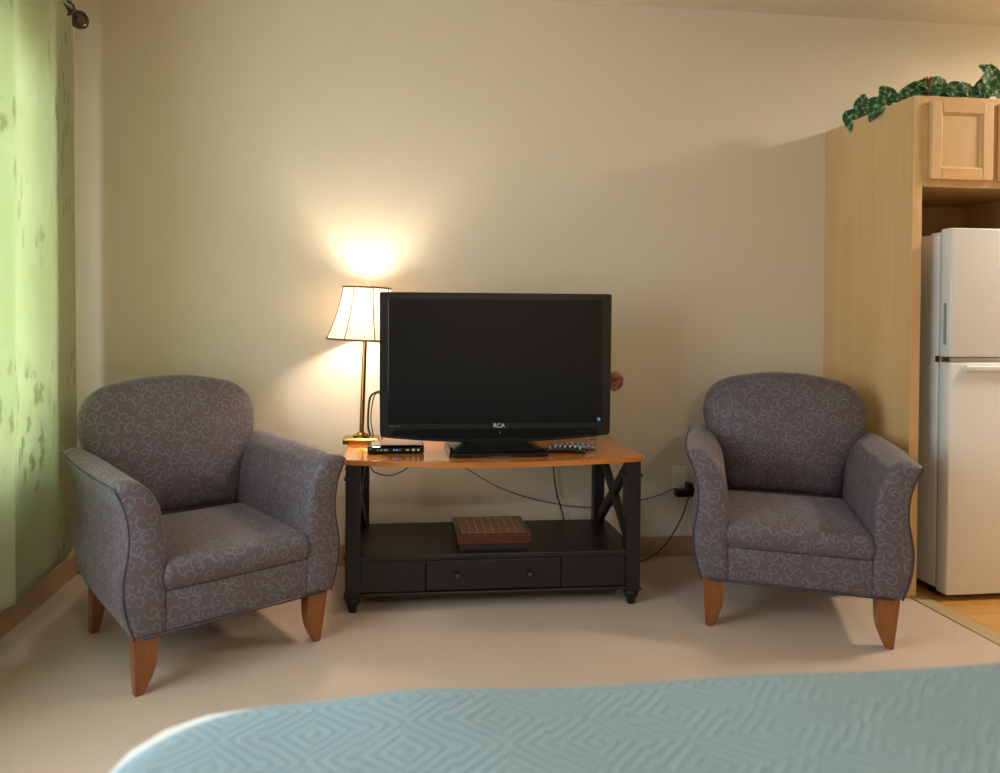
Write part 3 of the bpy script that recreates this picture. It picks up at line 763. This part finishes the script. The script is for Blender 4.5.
def cab_door(x0, x1, z0, z1):
    d = empty('door', (0, 0, 0)); d.parent = cb
    fw_ = .048
    for q in (x0, x1-fw_): link_mesh('door_stile', bx(q, q+fw_, -.019, -.001, z0, z1, bev=.004), M['maple'], d)
    for q in (z0, z1-fw_): link_mesh('door_rail', bx(x0+fw_, x1-fw_, -.019, -.001, q, q+fw_, bev=.003), M['maple_h'], d)
    b = bmesh.new(); i = .006
    A = [(x0+fw_-.002, z0+fw_-.002), (x1-fw_+.002, z0+fw_-.002), (x1-fw_+.002, z1-fw_+.002), (x0+fw_-.002, z1-fw_+.002)]
    def insA(k): return [(A[0][0]+k, A[0][1]+k), (A[1][0]-k, A[1][1]+k), (A[2][0]-k, A[2][1]-k), (A[3][0]+k, A[3][1]-k)]
    loft(b, [[(x, y, z) for x, z in q] for y, q in ((-.002, A), (-.015, A), (-.014, insA(.006)), (-.008, insA(.010)), (-.008, insA(.012)))])
    link_mesh('door_panel', b, M['maple'], d)
cab_door(.065, .343, 1.722, 2.042)
cab_door(.373, .651, 1.722, 2.042)
# ------------------------------------------------------------------ refrigerator
FX0, FX1, FY0, FZ = 2.280, 2.880, 2.735, 1.519
fr = empty('refrigerator', (FX0, FY0, 0)); tag(fr, 'white two-door refrigerator with top freezer, standing inside the maple cabinet', 'refrigerator')
w = FX1-FX0
link_mesh('body', bx(.004, w-.004, .070, .645, .035, FZ-.018, bev=.006), M['fridge'], fr)
link_mesh('kick_grille', bx(.02, w-.02, .075, .095, .006, .034, bev=.002), M['cord'], fr)
for x in (.04, w-.04):
    for y in (.12, .58): link_mesh('foot', lathe(bmesh.new(), [(.016, 0.0012), (.016, .01), (.01, .012), (.01, .036)], (x, y, 0), 12), M['cord'], fr)
link_mesh('door_gasket', bx(.010, w-.010, .060, .071, .05, FZ-.02), M['fridge_grey'], fr)
dl = link_mesh('fridge_door', bx(0, w, 0, .060, .026, .974, bev=.007, seg=3), M['fridge'], fr); auto(dl)
du = link_mesh('freezer_door', bx(0, w, 0, .060, .995, FZ, bev=.007, seg=3), M['fridge'], fr); auto(du)
link_mesh('door_trim', bx(.001, w-.001, .002, .058, .976, .993, bev=.002), M['steel'], fr)['label'] = 'metallic strip between the doors'
b = bmesh.new(); box(b, .058, .44, -.018, .002, .938, .962, bev=.006, seg=3); auto(link_mesh('handle', b, M['fridge'], dl))
link_mesh('grip_recess', bx(-.0012, .002, .021, .036, 1.045, 1.215, bev=.0005), M['fridge_grey'], du)
link_mesh('hinge_cover', bx(.015, .07, .075, .13, FZ-.019, FZ-.010, bev=.002), M['fridge'], fr)
link_mesh('middle_hinge', bx(-.003, .02, .05, .078, .972, .998, bev=.002), M['steel'], fr)

# ------------------------------------------------------------------ leaf garland on the cabinet
ga = empty('leaf_garland', (2.19, 2.83, CZ)); tag(ga, 'artificial variegated leaf garland draped along the top edge of the maple cabinet', 'plant')
GO = Vector((2.19, 2.83, CZ))
vine = [(2.185, 3.26, CZ+.012), (2.20, 3.16, CZ+.02), (2.19, 3.05, CZ+.03), (2.20, 2.95, CZ+.028), (2.22, 2.86, CZ+.035), (2.30, 2.845, CZ+.03), (2.40, 2.85, CZ+.02), (2.50, 2.86, CZ+.03), (2.62, 2.85, CZ+.03), (2.74, 2.86, CZ+.02), (2.86, 2.85, CZ+.02)]
link_mesh('vine', tube(bmesh.new(), [Vector(p)-GO for p in spline(vine, 6)], .0035, 6), M['stem'], ga, True)
def leaf(pos, size, direc, face, curl=.35, fold=.25):
    # heart shaped leaf; direc = pointing direction, face = approximate normal
    bm = bmesh.new(); L = bm.loops.layers.uv.new('UVMap'); d = Vector(direc).normalized(); n_ = Vector(face); n_ = (n_-d*n_.dot(d)).normalized(); s_ = d.cross(n_)
    NV, NU = 10, 6; G = []
    for j in range(NV+1):
        t = j/NV; wd = .47*math.sin(PI*min(1, t**.62))**.75*(1-.12*t)+.001
        row = []
        for i in range(-NU//2, NU//2+1):
            u = i/(NU/2); x = wd*u; y = t-.10*(abs(u)**1.5)*(1-t)*2.0*(1 if t < .5 else .6)
            z = fold*abs(x)-curl*t*t*.6-.05*math.cos(6*t)*abs(u)
            row.append((bm.verts.new(Vector(pos)-GO+(s_*x+d*y+n_*z)*size), (x, t)))
        G.append(row)
    for j in range(NV):
        for i in range(NU):
            q = (G[j][i], G[j][i+1], G[j+1][i+1], G[j+1][i]); f = bm.faces.new([v for v, _ in q])
            for l, (_, c) in zip(f.loops, q): l[L].uv = c
    o = link_mesh('leaf', bm, M['leaf'], ga, True); return o
F0 = (-.45, -1, .1)
LV = [((2.165, 3.20, CZ+.055), .105, (-.25, -.1, -.9), (-1, -.7, .2)), ((2.175, 3.12, CZ+.07), .085, (.1, .6, -.8), (-1, -.8, .3)),
      ((2.17, 3.16, CZ+.06), .075, (.1, -.2, 1), (-.7, -1, 0)), ((2.16, 3.00, CZ+.03), .115, (-.2, .75, -.45), (-1, -.7, .5)), ((2.17, 3.08, CZ+.05), .08, (0, .7, .6), (-.8, -1, .2)),
      ((2.18, 2.98, CZ+.045), .085, (-.3, .2, .8), (-.5, -1, .2)), ((2.175, 2.93, CZ+.045), .075, (.2, -.6, -.55), (-.8, -1, .5)), ((2.19, 2.97, CZ+.03), .075, (.3, .8, .2), (-.8, -1, .4)),
      ((2.20, 2.88, CZ+.025), .07, (.2, -.7, -.2), (-.6, -.6, .9)),
      ((2.25, 2.87, CZ+.055), .105, (-1, .1, .1), (-.2, -1, .4)), ((2.235, 2.845, CZ+.02), .07, (-.9, -.2, -.3), (-.2, -.8, .7)),
      ((2.255, 2.85, CZ+.075), .06, (-1, 0, .35), (0, -1, .2)), ((2.28, 2.85, CZ+.06), .105, (.7, 0, .45), (0, -1, .2)), ((2.30, 2.85, CZ+.085), .07, (1, .1, .5), (0, -1, .5)),
      ((2.33, 2.86, CZ+.05), .085, (.4, -.2, -.6), (.1, -1, .2)), ((2.27, 2.85, CZ+.03), .07, (.7, -.2, -.1), (0, -.8, .8)),
      ((2.36, 2.85, CZ+.055), .10, (.75, -.2, .1), (-.1, -1, .5)), ((2.35, 2.84, CZ+.05), .09, (.5, -.3, -.55), (-.2, -1, .4)), ((2.42, 2.84, CZ+.055), .095, (.35, -.3, -.85), (.2, -1, .3)),
      ((2.41, 2.85, CZ+.05), .085, (.6, .1, .5), (0, -1, .3)), ((2.46, 2.84, CZ+.065), .085, (.2, -.3, -.9), (-.3, -1, .2)), ((2.45, 2.85, CZ+.05), .08, (-.7, -.1, .25), (0, -1, .3)),
      ((2.50, 2.84, CZ+.08), .095, (-.1, -.25, -.9), (.1, -1, .2)), ((2.49, 2.85, CZ+.06), .075, (.4, 0, .9), (-.2, -1, 0)), ((2.53, 2.84, CZ+.10), .11, (.2, 0, .8), (-.1, -1, .1)),
      ((2.56, 2.84, CZ+.075), .10, (.2, -.35, -.8), (-.2, -1, .3)), ((2.55, 2.85, CZ+.14), .085, (-.6, 0, .6), (0, -1, .1)), ((2.60, 2.85, CZ+.06), .10, (.8, 0, .2), (0, -1, .4)),
      ((2.66, 2.84, CZ+.06), .10, (.3, -.3, -.7), (0, -1, .3)), ((2.70, 2.85, CZ+.05), .09, (.3, 0, .8), (0, -1, .2)), ((2.76, 2.85, CZ+.05), .10, (.8, -.1, -.2), (0, -1, .4)), ((2.82, 2.85, CZ+.05), .09, (.5, 0, .7), (0, -1, .3))]
for p_, sz_, d_, f_ in LV: leaf((p_[0], p_[1], CZ+(p_[2]-CZ)*.8), sz_*(.92 if p_[0] < 2.24 else .84), d_, f_)
b = bmesh.new()
for k in range(9):
    a = 2*PI*k/9; tube(b, spline([Vector((2.262+.006*math.cos(a), 2.855+.006*math.sin(a), CZ+.004))-GO, Vector((2.262+.008*math.cos(a), 2.855+.008*math.sin(a), CZ+.06))-GO, Vector((2.262+.018*math.cos(a+.4), 2.855+.014*math.sin(a+.4), CZ+.095))-GO], 4), .0028, 5)
link_mesh('twig_bundle', b, M['twig'], ga, True)
link_mesh('tendril', tube(bmesh.new(), [Vector(p)-GO for p in spline([(2.45, 2.85, CZ+.03), (2.49, 2.85, CZ+.09), (2.54, 2.85, CZ+.15)], 6)], .0018, 5), M['twig'], ga, True)

# ------------------------------------------------------------------ bed and bedspread
BX0, BX1, BY0, BY1, BZ = -.375, 1.62, .175, 1.14, .590
bd = empty('bed', ((BX0+BX1)/2, (BY0+BY1)/2, 0)); tag(bd, 'single bed under the aqua bedspread', 'bed')
hx, hy = (BX1-BX0)/2-.03, (BY1-BY0)/2-.03
b = bmesh.new(); loft(b, [rrect(-hx, hx, -hy, hy, .15, z) for z in (.36, .37, .56, .565)]); auto(link_mesh('mattress', b, M['mattress'], bd))
b = bmesh.new(); loft(b, [rrect(-hx, hx, -hy, hy, .15, z) for z in (.15, .16, .35, .358)]); auto(link_mesh('box_spring', b, M['mattress'], bd))
for sx in (-1, 1):
    for sy in (-1, 1): link_mesh('leg', lathe(bmesh.new(), [(.02, 0), (.025, .15)], (sx*(hx-.12), sy*(hy-.12), 0), 12), M['black_wood'], bd)
def bed_loop(d):           # outline of the bed grown outwards by d (negative = inwards)
    R = .24; x0, x1, y0, y1 = BX0+R, BX1-R, BY0+R, BY1-R; rr = max(.002, R+d); out = []
    for cx, cy, a0, nx_ in ((x1, y0, -PI/2, 24), (x1, y1, 0, 60), (x0, y1, PI/2, 24), (x0, y0, PI, 60)):
        for k in range(14): a = a0+k*PI/2/13; out.append((cx+rr*math.cos(a), cy+rr*math.sin(a)))
        p = out[-1]; nxt = {0: (x1+rr, y1), 1: (x0, y1+rr), 2: (x0-rr, y0), 3: (x1, y0-rr)}[((x1, y0), (x1, y1), (x0, y1), (x0, y0)).index((cx, cy))]
        for k in range(1, nx_): out.append((p[0]+(nxt[0]-p[0])*k/nx_, p[1]+(nxt[1]-p[1])*k/nx_))
    return out
def bump_z(x, y): return .006*math.exp(-((x-.05)/.10)**2)+.003*math.sin(x*5.3+.5)*math.cos(y*4)+.0025*math.sin(x*13+y*6)-.012*max(0, (.05-x)/.4)
b = bmesh.new(); secs = []
rr_ = .075
for k in range(7):
    a = PI/2*k/6; secs.append([(x, y, BZ-rr_+rr_*math.sin(a)+bump_z(x, y)*math.sin(a)) for x, y in bed_loop(-rr_+rr_*math.cos(a)-.0)])
drop = [[(x, y, z) for x, y in bed_loop(.004+.012*(1-z/.5))] for z in (.06, .12, .2, .3, .4, .47)]
drop = [[(x+.010*math.sin(i*.55)*(1-z/.5), y+.010*math.sin(i*.55)*(1-z/.5), z) for i, (x, y, z) in enumerate(s_)] for s_ in drop]
secs = drop+secs
lastl = bed_loop(-rr_); cx_, cy_ = (BX0+BX1)/2, (BY0+BY1)/2
for f in (.94, .86, .76, .62, .45, .25, .05):
    secs.append([(cx_+(x-cx_)*f, cy_+(y-cy_)*f, BZ+bump_z(cx_+(x-cx_)*f, cy_+(y-cy_)*f)) for x, y in lastl])
loft(b, secs, False)
bs = link_mesh('bedspread', b, M['quilt'], None, True); tag(bs, 'pale aqua quilted bedspread covering the bed in the foreground', 'bedspread')

# ------------------------------------------------------------------ ceiling fixtures (out of frame) and lights
def fixture(x, y, energy, label, col=(1, .86, .68), size=.42):
    r = empty('ceiling_light', (x, y, ZC)); tag(r, label, 'ceiling light')
    link_mesh('canopy', lathe(bmesh.new(), [(size/2+.01, -.001), (size/2+.01, -.02), (size/2, -.025)], (0, 0, 0), 32), M['white'], r)
    link_mesh('diffuser', lathe(bmesh.new(), [(size/2-.005, -.02), (size/2-.01, -.045), (size/2-.05, -.07), (.01, -.08)], (0, 0, 0), 32), M['fixture'], r, True)
    l = bpy.data.lights.new('ceiling_lamp_light', 'AREA'); l.shape = 'DISK'; l.size = size; l.energy = energy; l.color = col
    lo = bpy.data.objects.new('ceiling_lamp_light', l); COL.objects.link(lo); lo.location = (x, y, ZC-.09)
fixture(3.70, 2.30, 39, 'round kitchen ceiling light to the right of the refrigerator')
fixture(1.2, -1.4, 26, 'added round fill light on the unseen ceiling behind the bed', (1, .88, .72))  # added out of view as general fill from behind the camera

# daylight through the window: sky world, with a portal at the opening
wd = bpy.data.worlds.new('World'); S.world = wd; wd.use_nodes = True; nt = wd.node_tree
bg = nt.nodes['Background']; sky = nt.nodes.new('ShaderNodeTexSky'); sky.sky_type = 'HOSEK_WILKIE'; sky.turbidity = 5; sky.ground_albedo = .5; sky.sun_direction = (.6, .3, .6)
mixn = nt.nodes.new('ShaderNodeMix'); mixn.data_type = 'RGBA'; mixn.inputs[0].default_value = .75; mixn.inputs[7].default_value = (.80, .92, 1, 1)
nt.links.new(sky.outputs[0], mixn.inputs[6]); nt.links.new(mixn.outputs[2], bg.inputs[0]); bg.inputs[1].default_value = 8.5
pl = bpy.data.lights.new('window_portal', 'AREA'); pl.shape = 'RECTANGLE'; pl.size = WY1-WY0; pl.size_y = WZ1-WZ0; pl.cycles.is_portal = True
po = bpy.data.objects.new('window_portal', pl); COL.objects.link(po); po.location = (XL-.11, (WY0+WY1)/2, (WZ0+WZ1)/2)
po.rotation_euler = Matrix(((0, 0, -1), (1, 0, 0), (0, -1, 0))).to_euler()   # local -Z -> +X

# ------------------------------------------------------------------ camera
Fp, PX, PY, YAW, PIT, ROL = 735., 464., 326., .1102, .0138, .0065
fw = Vector((math.sin(YAW)*math.cos(PIT), math.cos(YAW)*math.cos(PIT), -math.sin(PIT)))
rt = Vector((math.cos(YAW), -math.sin(YAW), 0)); up = rt.cross(fw)
c, s = math.cos(ROL), math.sin(ROL); rt, up = rt*c+up*s, up*c-rt*s
cam = bpy.data.cameras.new('camera'); co = bpy.data.objects.new('camera', cam); COL.objects.link(co)
mat = Matrix.Identity(4)
for i in range(3): mat[i][0], mat[i][1], mat[i][2] = rt[i], up[i], -fw[i]
mat[2][3] = 1.15; co.matrix_world = mat
cam.sensor_width = 36; cam.lens = Fp*36/1000; cam.shift_x = (500-PX)/1000; cam.shift_y = -(386.5-PY)/1000
cam.clip_start = .05; cam.dof.use_dof = True; cam.dof.focus_distance = 2.95; cam.dof.aperture_fstop = 2.2
S.camera = co
S.view_settings.view_transform = 'Standard'; S.view_settings.look = 'None'; S.view_settings.gamma = 1
S.view_settings.use_curve_mapping = False; S.view_settings.exposure = 0.56
